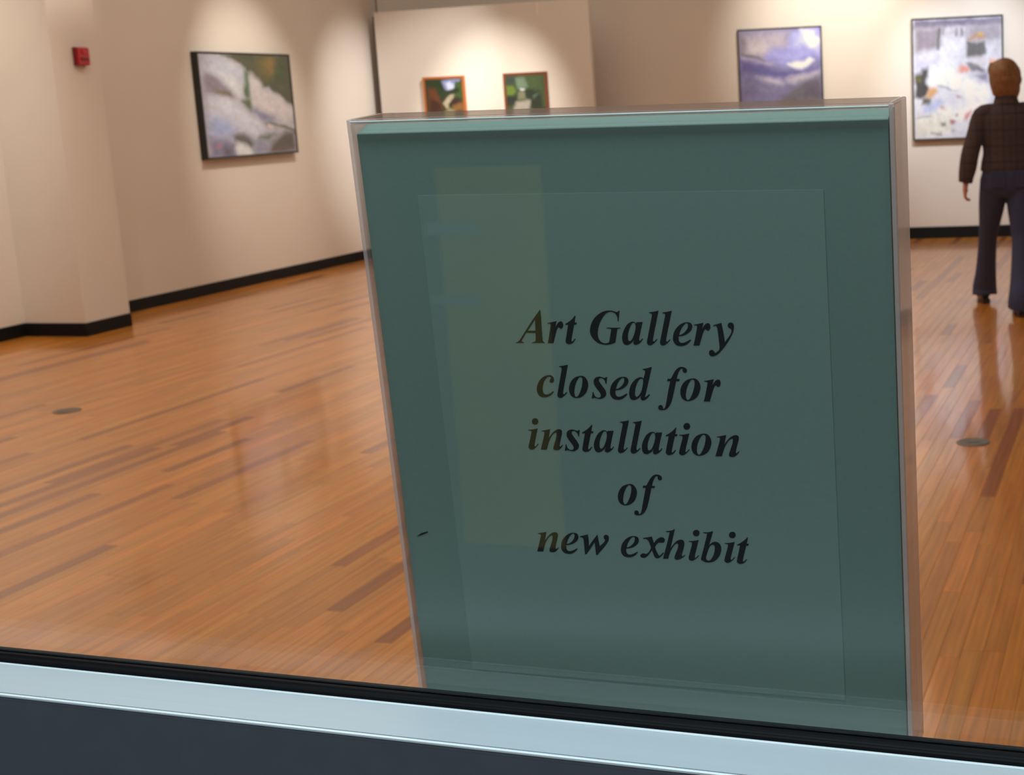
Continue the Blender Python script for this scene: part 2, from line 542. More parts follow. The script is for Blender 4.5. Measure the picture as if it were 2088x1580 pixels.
# card insert with a chamfered top edge
bm = bmesh.new()
pr = [(-.0180, -GH), (0, -GH), (0, -.0042), (-.0014, -.0032), (-.0110, -.0004), (-.0130, .0002), (-.0180, .0002)]
a = [bm.verts.new((0, p[1], p[0])) for p in pr]; b2 = [bm.verts.new((GW, p[1], p[0])) for p in pr]
bm.faces.new(a); bm.faces.new(b2)
for i in range(len(pr)):
    j = (i + 1) % len(pr); bm.faces.new((a[i], a[j], b2[j], b2[i]))
obj('card_insert', bm_mesh('card_insert', bm), green, sign)
sheet_m = noisy(mat('pale_green_printed_sheet', (.36, .475, .415), .75), 420, .05)
SHX, SHY, SHW, SHH = .03092, -.03627, .2159, .2694
sheet = sbox('printed_sheet', sheet_m, SHX, SHX + SHW, SHY - SHH, SHY, .00005, .00032)
bm = bmesh.new()
mk = [(-.0036, -.0014), (-.0012, -.0008), (.0036, .0013), (.0030, .0016), (-.0008, .0004)]
va = [bm.verts.new((.0096 + x, -.2250 + y, .00004)) for x, y in mk]; vb = [bm.verts.new((.0096 + x, -.2250 + y, .0003)) for x, y in mk]
bm.faces.new(va); bm.faces.new(vb)
for i in range(5):
    bm.faces.new((va[i], va[(i + 1) % 5], vb[(i + 1) % 5], vb[i]))
obj('pen_mark', bm_mesh('pen_mark', bm), mat('black_ink', (.006, .006, .008), .5), sign)

GLYPHS = {
 'A': (667, [[(548,698,1),(554,569,0),(545,308,0),(540,106,0),(546,41,0),(580,14,1),(577,5,1),(295,0,1),(299,10,1),(353,24,0),(381,51,0),(389,92,0),(398,212,1),(190,214,1),(79,58,0),(76,28,0),(112,7,1),(111,-2,1),(-67,-5,1),(-61,5,1),(-13,25,0),(36,70,0),(219,305,0),(407,544,0),(492,639,0),(535,696,1)], [(416,499,1),(229,257,1),(400,259,1)]]),
 'r': (389, [[(20,426,1),(96,440,0),(220,467,1),(179,337,1),(215,390,0),(257,438,0),(303,461,0),(345,447,0),(358,392,0),(340,333,0),(306,308,0),(276,320,0),(257,338,0),(230,320,0),(195,254,0),(156,147,0),(131,76,0),(107,2,1),(-21,0,1),(21,134,0),(76,348,0),(81,395,0),(65,410,0),(18,414,1)]]),
 't': (278, [[(258,579,1),(226,442,1),(272,442,1),(255,398,1),(210,397,1),(126,101,0),(121,56,0),(135,45,0),(159,61,0),(198,105,1),(212,96,1),(156,25,0),(103,-5,0),(53,-14,0),(5,5,0),(-11,46,0),(2,100,0),(80,393,1),(15,393,1),(26,413,0),(98,455,0),(178,514,0),(243,582,1)]]),
 'G': (722, [[(692,695,1),(651,474,1),(635,477,1),(631,567,0),(595,636,0),(537,666,0),(477,670,0),(401,641,0),(321,558,0),(250,447,0),(201,329,0),(181,224,0),(185,130,0),(222,60,0),(285,21,0),(346,17,0),(396,33,0),(416,51,1),(475,292,0),(468,316,0),(446,325,0),(380,329,1),(383,342,1),(676,345,1),(673,333,1),(628,323,0),(609,299,0),(546,41,1),(480,11,0),(393,-8,0),(295,-10,0),(175,18,0),(73,105,0),(21,210,0),(21,304,0),(59,421,0),(137,539,0),(255,633,0),(381,687,0),(491,697,0),(563,685,0),(612,668,0),(646,672,0),(672,695,1)]]),
 'a': (500, [[(443,468,1),(361,198,0),(342,116,0),(342,86,0),(357,79,0),(379,96,0),(406,129,1),(421,120,1),(374,59,0),(322,17,0),(266,-6,0),(222,4,0),(211,39,0),(236,115,1),(193,56,0),(128,8,0),(66,-11,0),(7,9,0),(-21,76,0),(-18,170,0),(25,287,0),(101,404,0),(178,460,0),(233,474,0),(280,462,0),(298,430,1),(310,462,1)], [(240,452,0),(199,417,0),(149,324,0),(112,218,0),(102,125,0),(116,76,0),(146,73,0),(191,114,0),(241,208,0),(277,313,0),(287,395,0),(273,443,0)]]),
 'l': (278, [[(99,668,1),(197,682,0),(298,706,1),(148,171,0),(134,101,0),(143,72,0),(168,78,0),(207,119,1),(224,111,1),(159,43,0),(96,-1,0),(47,-8,0),(13,9,0),(2,58,0),(22,134,0),(144,576,0),(152,622,0),(135,647,0),(100,654,1)]]),
 'e': (444, [[(383,110,1),(319,45,0),(245,1,0),(161,-15,0),(67,4,0),(13,70,0),(5,156,0),(44,284,0),(129,389,0),(231,455,0),(326,474,0),(398,457,0),(427,404,0),(404,323,0),(334,253,0),(236,203,0),(126,184,1),(122,135,0),(130,83,0),(168,50,0),(225,53,0),(298,85,0),(366,124,1)], [(139,209,1),(202,231,0),(265,275,0),(319,345,0),(339,414,0),(327,451,0),(291,448,0),(238,402,0),(179,315,0)]]),
 'y': (444, [[(27,416,1),(110,443,0),(203,469,1),(219,358,0),(235,244,0),(244,141,0),(247,75,1),(313,159,0),(379,246,0),(399,309,0),(389,349,0),(350,371,0),(329,411,0),(346,459,0),(393,479,0),(439,460,0),(456,407,0),(432,292,0),(359,154,0),(257,10,0),(156,-107,0),(81,-174,0),(9,-210,0),(-50,-214,0),(-89,-183,0),(-94,-134,0),(-62,-91,0),(-18,-87,0),(13,-115,0),(34,-144,0),(63,-129,0),(120,-79,0),(132,-10,0),(126,151,0),(116,311,0),(101,385,0),(75,406,0),(28,402,1)]]),
 'c': (444, [[(372,119,1),(307,52,0),(220,6,0),(122,-7,0),(37,28,0),(-5,116,0),(6,222,0),(58,328,0),(153,425,0),(253,467,0),(335,471,0),(389,434,0),(402,375,0),(382,329,0),(340,311,0),(304,327,0),(304,367,0),(331,400,0),(334,429,0),(298,441,0),(248,418,0),(186,351,0),(143,251,0),(126,159,0),(139,87,0),(184,55,0),(253,67,0),(356,130,1)]]),
 'o': (500, [[(300,475,0),(384,434,0),(428,331,0),(411,213,0),(346,94,0),(244,20,0),(134,-4,0),(42,32,0),(-3,125,0),(6,243,0),(67,364,0),(163,442,0)], [(284,447,0),(240,437,0),(177,351,0),(129,233,0),(106,115,0),(118,39,0),(150,21,0),(197,62,0),(262,184,0),(302,315,0),(311,413,0)]]),
 's': (389, [[(358,459,1),(332,320,1),(315,320,1),(297,388,0),(251,431,0),(205,434,0),(175,407,0),(178,362,0),(225,285,0),(286,196,0),(309,125,0),(284,53,0),(213,3,0),(145,-9,0),(79,6,0),(39,13,0),(7,-4,1),(-19,-4,1),(13,135,1),(30,135,1),(50,60,0),(100,20,0),(154,21,0),(184,57,0),(176,115,0),(111,211,0),(62,295,0),(56,372,0),(95,435,0),(167,464,0),(227,463,0),(279,444,0),(312,443,0),(336,461,1)]]),
 'd': (500, [[(311,647,1),(407,665,0),(510,695,1),(339,141,0),(315,82,0),(316,58,0),(340,67,0),(403,119,1),(424,107,1),(357,32,0),(287,-11,0),(235,-9,0),(216,35,0),(233,97,1),(172,33,0),(90,-7,0),(24,-7,0),(-18,48,0),(-21,158,0),(29,301,0),(124,415,0),(221,468,0),(280,470,0),(311,442,1),(359,584,0),(348,619,0),(313,630,1)], [(269,445,0),(206,410,0),(141,291,0),(106,161,0),(107,81,0),(137,56,0),(191,99,0),(248,190,0),(288,320,0),(302,416,0)]]),
 'f': (333, [[(82,459,1),(147,459,0),(198,539,0),(258,629,0),(325,689,0),(389,708,0),(451,698,0),(493,668,0),(502,625,0),(479,591,0),(443,586,0),(414,608,0),(409,645,0),(413,664,0),(386,671,0),(350,639,0),(312,577,0),(285,506,0),(274,457,1),(336,452,1),(321,408,1),(255,408,1),(213,257,0),(165,96,0),(127,-20,0),(77,-111,0),(8,-184,0),(-66,-208,0),(-139,-206,0),(-169,-171,0),(-155,-120,0),(-113,-102,0),(-78,-119,0),(-67,-150,0),(-60,-181,0),(-44,-177,0),(-16,-140,0),(8,-63,0),(49,102,0),(130,406,1),(63,404,1)]]),
 'n': (556, [[(50,418,1),(134,432,0),(251,459,1),(200,263,1),(258,336,0),(326,406,0),(404,453,0),(460,463,0),(506,441,0),(510,379,0),(473,260,0),(437,141,0),(432,93,0),(451,85,0),(496,124,1),(508,115,1),(449,46,0),(390,5,0),(335,-2,0),(287,14,0),(287,64,0),(319,148,0),(369,280,0),(385,363,0),(373,384,0),(341,374,0),(282,325,0),(219,228,0),(172,119,0),(131,5,1),(-6,0,1),(105,331,0),(112,384,0),(94,404,0),(51,405,1)]]),
 'i': (278, [[(30,429,1),(135,439,0),(248,467,1),(146,131,0),(140,77,0),(160,69,0),(216,130,1),(232,119,1),(161,45,0),(89,-3,0),(33,-1,0),(2,30,0),(8,90,0),(90,343,0),(96,393,0),(77,411,0),(32,416,1)], [(212,687,0),(263,668,0),(276,615,0),(252,567,0),(197,545,0),(148,564,0),(132,611,0),(158,665,0)]]),
 'h': (556, [[(101,624,1),(214,642,0),(302,685,1),(173,248,1),(251,348,0),(340,428,0),(436,450,0),(485,397,0),(466,276,0),(413,124,0),(421,81,0),(472,120,1),(483,109,1),(407,39,0),(320,-5,0),(255,6,0),(250,71,0),(327,244,0),(348,337,0),(311,357,0),(235,287,0),(159,162,0),(102,7,1),(-13,0,1),(168,560,0),(152,600,0),(105,607,1)]]),
 'b': (500, [[(77,642,1),(187,648,0),(296,678,1),(186,360,1),(254,423,0),(337,447,0),(420,404,0),(448,291,0),(403,145,0),(297,26,0),(165,-23,0),(60,-12,0),(-14,37,1),(155,585,0),(138,612,0),(80,624,1)], [(226,362,0),(182,300,0),(132,177,0),(101,67,0),(145,19,0),(205,45,0),(276,162,0),(309,307,0),(290,373,0)]]),
 'w': (667, [[(15,402,1),(116,430,0),(200,456,1),(208,313,0),(199,190,1),(308,330,0),(418,463,1),(435,325,0),(449,204,1),(550,295,0),(583,346,0),(558,386,0),(563,442,0),(614,469,0),(665,440,0),(665,362,0),(616,274,0),(512,146,0),(376,-2,1),(347,-3,1),(341,283,1),(130,1,1),(93,-1,1),(95,282,0),(80,364,0),(18,383,1)]]),
 'x': (500, [[(77,443,1),(180,463,0),(278,486,1),(314,340,1),(380,426,0),(456,474,0),(527,475,0),(562,431,0),(536,370,0),(483,359,0),(430,359,0),(385,332,0),(331,257,1),(359,154,0),(405,67,0),(437,81,0),(494,140,1),(520,127,1),(446,45,0),(371,2,0),(308,25,0),(273,125,0),(258,177,1),(172,70,0),(95,3,0),(22,-4,0),(-16,35,0),(17,83,0),(66,96,0),(126,87,0),(190,144,0),(241,232,1),(207,351,0),(182,398,0),(148,421,0),(81,424,1)]]),
}


def smooth_contour(c, flip=False, step=5):
    pts = []
    N = len(c)
    for i in range(N):
        p0, p1, p2, p3 = c[i - 1], c[i], c[(i + 1) % N], c[(i + 2) % N]
        a_, b_ = Vector(p1[:2]), Vector(p2[:2])
        if p1[2] and p2[2]:
            pts.append(a_); continue
        t1 = (b_ - Vector(p0[:2])) / 2 if not p1[2] else None
        t2 = (Vector(p3[:2]) - a_) / 2 if not p2[2] else None
        if t1 is None:
            t1 = (b_ - a_) * 1.5 - t2 / 2 if t2 is not None else b_ - a_
        if t2 is None:
            t2 = (b_ - a_) * 1.5 - t1 / 2
        for k in range(step):
            t = k / step
            pts.append(a_ * (2 * t**3 - 3 * t**2 + 1) + t1 * (t**3 - 2 * t**2 + t) + b_ * (-2 * t**3 + 3 * t**2) + t2 * (t**3 - t**2))
    return pts


def text_mesh(name, lines, em, cx, y0, dy, z):
    cu = bpy.data.curves.new(name, 'CURVE'); cu.dimensions = '2D'; cu.fill_mode = 'BOTH'; cu.extrude = .00006
    for r, line in enumerate(lines):
        wid = sum(GLYPHS[c][0] if c != ' ' else 250 for c in line)
        x = cx - wid * em / 2000
        y = y0 - dy * r
        for c in line:
            if c != ' ':
                for cont in GLYPHS[c][1]:
                    P = smooth_contour(cont)
                    s = cu.splines.new('POLY'); s.points.add(len(P) - 1); s.use_cyclic_u = True
                    for k, p in enumerate(P):
                        s.points[k].co = (x + p.x * em / 1000, y + p.y * em / 1000, 0, 1)
            x += (GLYPHS[c][0] if c != ' ' else 250) * em / 1000
    tmp = bpy.data.objects.new('tmp', cu); COL.objects.link(tmp)
    bpy.context.view_layer.update()
    me = bpy.data.meshes.new_from_object(tmp.evaluated_get(bpy.context.evaluated_depsgraph_get()))
    me.name = name
    bpy.data.objects.remove(tmp)
    me.transform(Matrix.Translation((0, 0, z)))
    return me


ink = mat('black_toner', (.006, .006, .009), .55)
me = text_mesh('lettering', ['Art Gallery', 'closed for', 'installation', 'of', 'new exhibit'], .0254, SHX + SHW / 2, SHY - .0778, .0293, .00040)
me.materials.clear()
lt = obj('lettering', me, ink, sheet)
lt['label'] = 'black bold italic serif lettering'

# ------------------------------------------------------------------ paintings
ART = {
 'rock': ((180, 170, 172),[
  ([(0.24,0.00),(1.02,-0.01),(1.02,0.53),(0.93,0.48),(0.86,0.41),(0.77,0.37),(0.74,0.32),(0.66,0.34),(0.62,0.27),(0.52,0.18),(0.49,0.14),(0.43,0.09),(0.35,0.05)],(82, 80, 58),0.012),
  ([(0.64,0.03),(0.82,0.03),(0.81,0.18),(0.74,0.24),(0.65,0.20)],(112, 98, 52),0.05),
  ([(0.75,0.05),(0.83,0.05),(0.78,0.16),(0.74,0.16)],(140, 104, 56),0.04),
  ([(0.85,0.05),(0.94,0.05),(0.92,0.27),(0.84,0.26)],(70, 78, 48),0.04),
  ([(0.30,0.05),(0.42,0.08),(0.44,0.09),(0.38,0.09)],(150, 95, 60),0.012),
  ([(0.47,0.13),(0.52,0.17),(0.52,0.30),(0.52,0.43),(0.47,0.44),(0.43,0.33)],(82, 105, 70),0.012),
  ([(0.41,0.45),(0.52,0.44),(0.52,0.58),(0.49,0.58)],(92, 100, 65),0.015),
  ([(0.52,0.52),(0.61,0.55),(0.79,0.61),(0.75,0.68),(0.67,0.69),(0.58,0.65),(0.52,0.58)],(135, 128, 145),0.03),
  ([(0.54,0.18),(0.64,0.28),(0.68,0.36),(0.85,0.43),(0.98,0.53),(0.99,0.64),(0.90,0.69),(0.78,0.61),(0.54,0.52),(0.52,0.37)],(205, 188, 180),0.03),
  ([(0.65,0.69),(0.75,0.68),(0.99,0.76),(0.99,0.79),(0.87,0.75),(0.75,0.70)],(92, 92, 52),0.012),
  ([(0.05,0.19),(0.13,0.19),(0.22,0.26),(0.29,0.35),(0.34,0.44),(0.16,0.39),(0.03,0.37)],(140, 125, 130),0.03),
  ([(0.14,0.35),(0.24,0.36),(0.32,0.40),(0.34,0.45),(0.25,0.42),(0.15,0.38)],(120, 100, 72),0.015),
  ([(0.06,0.04),(0.24,0.03),(0.42,0.11),(0.47,0.15),(0.45,0.30),(0.28,0.33),(0.20,0.22),(0.05,0.18)],(188, 182, 184),0.03),
  ([(0.21,0.20),(0.33,0.22),(0.43,0.33),(0.41,0.43),(0.31,0.35)],(208, 200, 192),0.03),
  ([(0.05,0.40),(0.18,0.41),(0.35,0.46),(0.49,0.58),(0.59,0.67),(0.64,0.75),(0.53,0.84),(0.39,0.77),(0.27,0.66),(0.04,0.62)],(202, 194, 196),0.03),
  ([(0.05,0.60),(0.24,0.64),(0.33,0.75),(0.25,0.82),(0.04,0.80)],(165, 170, 198),0.05),
  ([(0.28,0.79),(0.39,0.79),(0.45,0.83),(0.50,0.90),(0.47,0.93),(0.38,0.87),(0.30,0.84)],(98, 92, 90),0.02),
  ([(0.56,0.83),(0.67,0.80),(0.76,0.80),(0.67,0.86),(0.56,0.86)],(100, 108, 88),0.02),
  ([(0.69,0.90),(0.78,0.83),(0.88,0.79),(1.00,0.79),(1.00,1.00),(0.65,1.01)],(95, 83, 76),0.03),
  ([(0.50,0.86),(0.67,0.87),(0.66,1.00),(0.49,1.00)],(142, 138, 150),0.03),
  ([(0.05,0.81),(0.25,0.83),(0.32,0.93),(0.30,1.02),(0.02,1.00)],(138, 130, 150),0.03),
  ([(0.17,0.90),(0.27,0.90),(0.26,1.01),(0.15,1.01)],(105, 95, 110),0.03),
  ([(0.33,0.86),(0.39,0.88),(0.46,0.95),(0.48,1.01),(0.31,1.00),(0.29,0.93)],(215, 208, 200),0.02),
  ([(0.10,0.88),(0.14,0.89),(0.13,0.91),(0.09,0.91)],(190, 120, 120),0.01),
  ([(0.69,0.70),(0.75,0.72),(0.73,0.75),(0.70,0.74)],(215, 180, 165),0.01),
 ]),
 'sky': ((120, 115, 150),[
  ([(0.02,0.04),(0.47,0.02),(0.60,0.05),(0.59,0.22),(0.39,0.27),(0.19,0.29),(0.03,0.25)],(165, 155, 165),0.05),
  ([(0.15,0.15),(0.29,0.15),(0.38,0.24),(0.32,0.32),(0.17,0.29),(0.07,0.25)],(185, 172, 175),0.04),
  ([(0.02,0.06),(0.08,0.10),(0.08,0.25),(0.01,0.25)],(130, 118, 128),0.03),
  ([(0.77,0.01),(0.94,0.04),(0.99,0.15),(0.96,0.27),(0.86,0.24),(0.76,0.11)],(238, 236, 250),0.04),
  ([(0.87,0.01),(1.00,0.01),(0.99,0.11),(0.95,0.09),(0.94,0.03)],(150, 145, 235),0.02),
  ([(0.67,0.06),(0.77,0.06),(0.82,0.18),(0.72,0.27),(0.63,0.22)],(170, 170, 225),0.05),
  ([(0.72,0.26),(0.96,0.24),(0.99,0.33),(0.85,0.37),(0.72,0.40),(0.52,0.42),(0.33,0.33),(0.40,0.25)],(150, 148, 205),0.05),
  ([(0.04,0.27),(0.15,0.29),(0.33,0.36),(0.32,0.38),(0.12,0.33),(0.04,0.29)],(95, 92, 98),0.015),
  ([(0.02,0.30),(0.22,0.35),(0.40,0.41),(0.37,0.43),(0.18,0.38),(0.02,0.35)],(160, 150, 172),0.02),
  ([(0.60,0.42),(0.68,0.40),(0.80,0.40),(0.87,0.37),(0.90,0.39),(0.83,0.46),(0.77,0.49),(0.66,0.46)],(232, 232, 252),0.02),
  ([(0.02,0.37),(0.22,0.40),(0.35,0.45),(0.45,0.48),(0.55,0.51),(0.78,0.49),(0.97,0.47),(0.98,0.52),(0.78,0.54),(0.61,0.58),(0.55,0.61),(0.31,0.55),(0.12,0.52),(0.02,0.51)],(92, 86, 135),0.03),
  ([(0.21,0.57),(0.31,0.57),(0.49,0.61),(0.54,0.66),(0.44,0.67),(0.30,0.63)],(178, 168, 182),0.03),
  ([(0.57,0.60),(0.68,0.58),(0.97,0.52),(0.97,0.56),(0.84,0.61),(0.76,0.65),(0.62,0.65)],(172, 162, 172),0.03),
  ([(0.63,0.71),(0.81,0.62),(0.98,0.58),(1.00,0.82),(0.99,0.99),(0.42,1.00),(0.50,0.79)],(95, 90, 98),0.04),
  ([(0.04,0.53),(0.19,0.56),(0.30,0.65),(0.50,0.70),(0.62,0.71),(0.48,0.79),(0.23,0.80),(0.01,0.81)],(112, 105, 138),0.04),
  ([(0.26,0.70),(0.43,0.72),(0.41,0.76),(0.27,0.74)],(130, 125, 150),0.03),
  ([(0.80,0.68),(0.98,0.66),(0.99,0.81),(0.80,0.81)],(85, 76, 90),0.04),
 ]),
 'snow': ((210, 212, 230),[
  ([(0.01,0.00),(1.00,-0.00),(1.00,0.07),(0.62,0.07),(0.31,0.07),(0.02,0.07)],(112, 106, 135),0.015),
  ([(0.02,0.06),(0.31,0.06),(0.32,0.21),(0.26,0.25),(0.02,0.28)],(140, 132, 148),0.03),
  ([(0.31,0.07),(0.62,0.07),(0.60,0.16),(0.33,0.15)],(185, 180, 195),0.03),
  ([(0.28,0.07),(0.32,0.07),(0.30,0.26),(0.27,0.26)],(95, 92, 95),0.012),
  ([(0.34,0.07),(0.36,0.07),(0.36,0.12),(0.34,0.12)],(120, 115, 125),0.01),
  ([(0.48,0.08),(0.50,0.08),(0.50,0.14),(0.48,0.14)],(120, 115, 130),0.01),
  ([(0.54,0.08),(0.57,0.08),(0.57,0.15),(0.54,0.15)],(125, 120, 135),0.01),
  ([(0.62,0.06),(1.00,0.04),(1.00,0.21),(0.81,0.20),(0.61,0.16)],(150, 145, 160),0.03),
  ([(0.60,0.20),(0.81,0.20),(0.82,0.31),(0.74,0.33),(0.61,0.33)],(98, 98, 105),0.015),
  ([(0.61,0.17),(0.68,0.14),(0.80,0.13),(0.82,0.18),(0.67,0.19),(0.61,0.20)],(165, 135, 120),0.012),
  ([(0.73,0.13),(0.80,0.13),(0.79,0.15),(0.73,0.15)],(190, 160, 60),0.008),
  ([(0.95,0.21),(1.00,0.21),(1.00,0.34),(0.96,0.36),(0.87,0.29)],(190, 190, 205),0.03),
  ([(0.02,0.33),(0.28,0.32),(0.26,0.38),(0.03,0.43)],(185, 185, 225),0.03),
  ([(0.10,0.41),(0.16,0.39),(0.17,0.47),(0.14,0.54),(0.19,0.58),(0.12,0.66),(0.02,0.65),(0.02,0.45),(0.09,0.45)],(72, 68, 72),0.015),
  ([(0.02,0.48),(0.08,0.47),(0.09,0.51),(0.03,0.51)],(100, 98, 45),0.01),
  ([(0.17,0.58),(0.27,0.57),(0.28,0.62),(0.21,0.66),(0.12,0.67),(0.15,0.62)],(205, 160, 115),0.012),
  ([(0.10,0.66),(0.20,0.67),(0.19,0.72),(0.09,0.70)],(95, 92, 85),0.012),
  ([(0.11,0.72),(0.29,0.68),(0.33,0.70),(0.26,0.77),(0.11,0.78)],(175, 185, 225),0.02),
  ([(0.29,0.73),(0.34,0.73),(0.35,0.76),(0.29,0.76)],(165, 75, 75),0.006),
  ([(0.50,0.42),(0.55,0.39),(0.61,0.40),(0.65,0.44),(0.60,0.45),(0.50,0.46)],(215, 150, 140),0.012),
  ([(0.60,0.37),(0.67,0.36),(0.81,0.43),(0.79,0.46),(0.66,0.45)],(120, 118, 130),0.012),
  ([(0.65,0.33),(0.81,0.32),(0.83,0.40),(0.71,0.39)],(200, 198, 210),0.02),
  ([(0.69,0.49),(0.84,0.44),(0.84,0.54),(0.75,0.54)],(140, 138, 165),0.02),
  ([(0.86,0.35),(0.96,0.36),(0.95,0.40),(0.87,0.40)],(215, 165, 150),0.012),
  ([(0.27,0.56),(0.37,0.57),(0.50,0.60),(0.50,0.61),(0.29,0.58)],(125, 122, 130),0.008),
  ([(0.65,0.55),(0.68,0.55),(0.67,0.61),(0.65,0.61)],(160, 165, 185),0.008),
  ([(0.48,0.65),(0.54,0.66),(0.54,0.67),(0.48,0.67)],(165, 140, 150),0.006),
  ([(0.66,0.64),(0.70,0.64),(0.69,0.67),(0.66,0.66)],(225, 185, 130),0.006),
  ([(0.19,0.41),(0.50,0.42),(0.46,0.55),(0.19,0.55)],(232, 238, 250),0.04),
  ([(0.44,0.48),(0.60,0.50),(0.84,0.59),(0.83,0.67),(0.60,0.68),(0.46,0.58)],(238, 238, 248),0.04),
  ([(0.28,0.76),(0.80,0.70),(0.85,0.82),(0.61,0.84),(0.32,0.83)],(245, 245, 250),0.03),
  ([(0.01,0.84),(0.30,0.76),(0.43,0.81),(0.40,0.97),(0.01,0.98)],(218, 218, 212),0.03),
  ([(0.02,0.82),(0.18,0.80),(0.18,0.81),(0.02,0.83)],(150, 150, 155),0.006),
  ([(0.30,0.87),(0.35,0.87),(0.36,0.90),(0.31,0.90)],(125, 118, 125),0.01),
  ([(0.40,0.84),(0.47,0.84),(0.45,0.88),(0.41,0.88)],(165, 110, 120),0.008),
  ([(0.47,0.79),(0.51,0.79),(0.50,0.81),(0.47,0.81)],(150, 145, 155),0.008),
  ([(0.57,0.81),(0.65,0.77),(0.66,0.79),(0.61,0.85),(0.57,0.85)],(205, 150, 155),0.01),
  ([(0.18,0.95),(0.31,0.95),(0.31,0.97),(0.18,0.96)],(145, 142, 140),0.008),
  ([(0.41,0.92),(0.46,0.92),(0.46,0.95),(0.41,0.95)],(180, 178, 185),0.008),
 ]),
 'gorge': ((60, 58, 32),[
  ([(0.01,0.02),(0.47,0.01),(0.53,0.26),(0.42,0.53),(0.26,0.37),(0.12,0.17)],(42, 58, 24),0.02),
  ([(0.46,0.05),(0.76,0.02),(0.96,0.03),(0.90,0.14),(0.77,0.27),(0.66,0.31),(0.53,0.27)],(150, 150, 175),0.02),
  ([(0.56,0.12),(0.68,0.07),(0.81,0.19),(0.73,0.28),(0.60,0.28)],(225, 215, 225),0.02),
  ([(0.82,0.08),(0.97,0.08),(0.98,0.50),(0.78,0.49),(0.73,0.36)],(70, 88, 35),0.02),
  ([(0.74,0.25),(0.91,0.23),(0.90,0.34),(0.52,0.42),(0.53,0.31)],(45, 55, 28),0.015),
  ([(0.08,0.20),(0.27,0.23),(0.40,0.53),(0.46,0.71),(0.06,0.77)],(112, 58, 28),0.03),
  ([(0.13,0.46),(0.40,0.57),(0.38,0.80),(0.08,0.79)],(75, 38, 18),0.03),
  ([(0.66,0.39),(0.76,0.38),(0.71,0.51),(0.60,0.61),(0.59,0.71),(0.53,0.71),(0.45,0.58)],(195, 170, 130),0.015),
  ([(0.70,0.49),(0.89,0.44),(0.91,0.59),(0.65,0.68),(0.62,0.62)],(60, 38, 30),0.02),
  ([(0.70,0.65),(0.98,0.57),(0.99,0.77),(0.76,0.78)],(150, 95, 45),0.03),
  ([(0.60,0.69),(0.76,0.75),(0.74,1.04),(0.46,1.03),(0.48,0.80)],(165, 145, 95),0.03),
 ]),
 'brook': ((72, 85, 45),[
  ([(0.01,0.03),(0.28,0.03),(0.24,0.20),(0.01,0.20)],(62, 72, 58),0.02),
  ([(0.26,0.06),(0.48,0.06),(0.57,0.29),(0.40,0.34),(0.30,0.31)],(125, 140, 105),0.03),
  ([(0.36,0.31),(0.48,0.32),(0.49,0.36),(0.38,0.37)],(225, 215, 200),0.012),
  ([(0.03,0.25),(0.17,0.24),(0.26,0.37),(0.18,0.46),(0.02,0.47)],(118, 135, 45),0.02),
  ([(0.01,0.50),(0.28,0.48),(0.27,0.62),(0.09,0.71),(0.00,0.72)],(48, 52, 40),0.02),
  ([(0.32,0.39),(0.48,0.39),(0.50,0.56),(0.29,0.56)],(140, 130, 95),0.02),
  ([(0.49,0.36),(0.69,0.33),(0.72,0.48),(0.60,0.58),(0.48,0.53)],(42, 55, 32),0.02),
  ([(0.62,0.43),(0.84,0.36),(0.89,0.52),(0.90,0.78),(0.60,0.79)],(45, 52, 32),0.02),
  ([(0.68,0.48),(0.83,0.42),(0.81,0.48),(0.68,0.57)],(90, 105, 80),0.015),
  ([(0.48,0.04),(0.93,0.04),(0.92,0.37),(0.63,0.29)],(78, 92, 48),0.03),
  ([(0.24,0.62),(0.61,0.60),(0.56,0.82),(0.55,1.10),(0.13,1.10),(0.16,0.78)],(185, 165, 140),0.03),
  ([(0.67,0.79),(1.01,0.78),(0.99,1.11),(0.65,1.10)],(60, 42, 28),0.03),
 ]),
}


def paint_colors(key, nx, ny, seed, gain=1.0, light_rgb=(1, 1, 1)):
    base, shapes = ART[key]
    yy, xx = np.mgrid[0:ny, 0:nx]
    u = xx / (nx - 1); v = yy / (ny - 1)
    rs = np.random.RandomState(seed)
    # brushy wobble
    def fld(k):
        g = rs.rand(k + 1, k + 1); a = u * k; b_ = v * k
        i, j = np.minimum(a.astype(int), k - 1), np.minimum(b_.astype(int), k - 1)
        fx, fy = a - i, b_ - j
        return (g[j, i] * (1 - fx) + g[j, i + 1] * fx) * (1 - fy) + (g[j + 1, i] * (1 - fx) + g[j + 1, i + 1] * fx) * fy - .5
    du, dv = fld(14) * .025 + fld(40) * .012, fld(14) * .025 + fld(40) * .012
    U_, V_ = u + du, v + dv
    img = np.ones((ny, nx, 3)) * np.array(lin(base))
    for poly, rgb, soft in shapes:
        P = np.array(poly)
        d2 = np.full(U_.shape, 9.0); inside = np.zeros(U_.shape, bool)
        for (x0, y0), (x1, y1) in zip(P, np.roll(P, -1, 0)):
            ex, ey = x1 - x0, y1 - y0
            t = np.clip(((U_ - x0) * ex + (V_ - y0) * ey) / (ex * ex + ey * ey + 1e-9), 0, 1)
            d2 = np.minimum(d2, (U_ - x0 - t * ex) ** 2 + (V_ - y0 - t * ey) ** 2)
            c = (y0 > V_) != (y1 > V_)
            with np.errstate(divide='ignore', invalid='ignore'):
                inside ^= c & (U_ < (x1 - x0) * (V_ - y0) / (y1 - y0 + 1e-12) + x0)
        sd = np.sqrt(d2) * np.where(inside, 1, -1)
        a = np.clip(sd / (soft * 1.3) * .5 + .5, 0, 1)[..., None]
        img = img * (1 - a) + np.array(lin(rgb)) * a
    img *= (1 + fld(60) * .20 + fld(25) * .22)[..., None]
    img = img * gain / np.array(light_rgb)
    return np.clip(img, .004, .88)


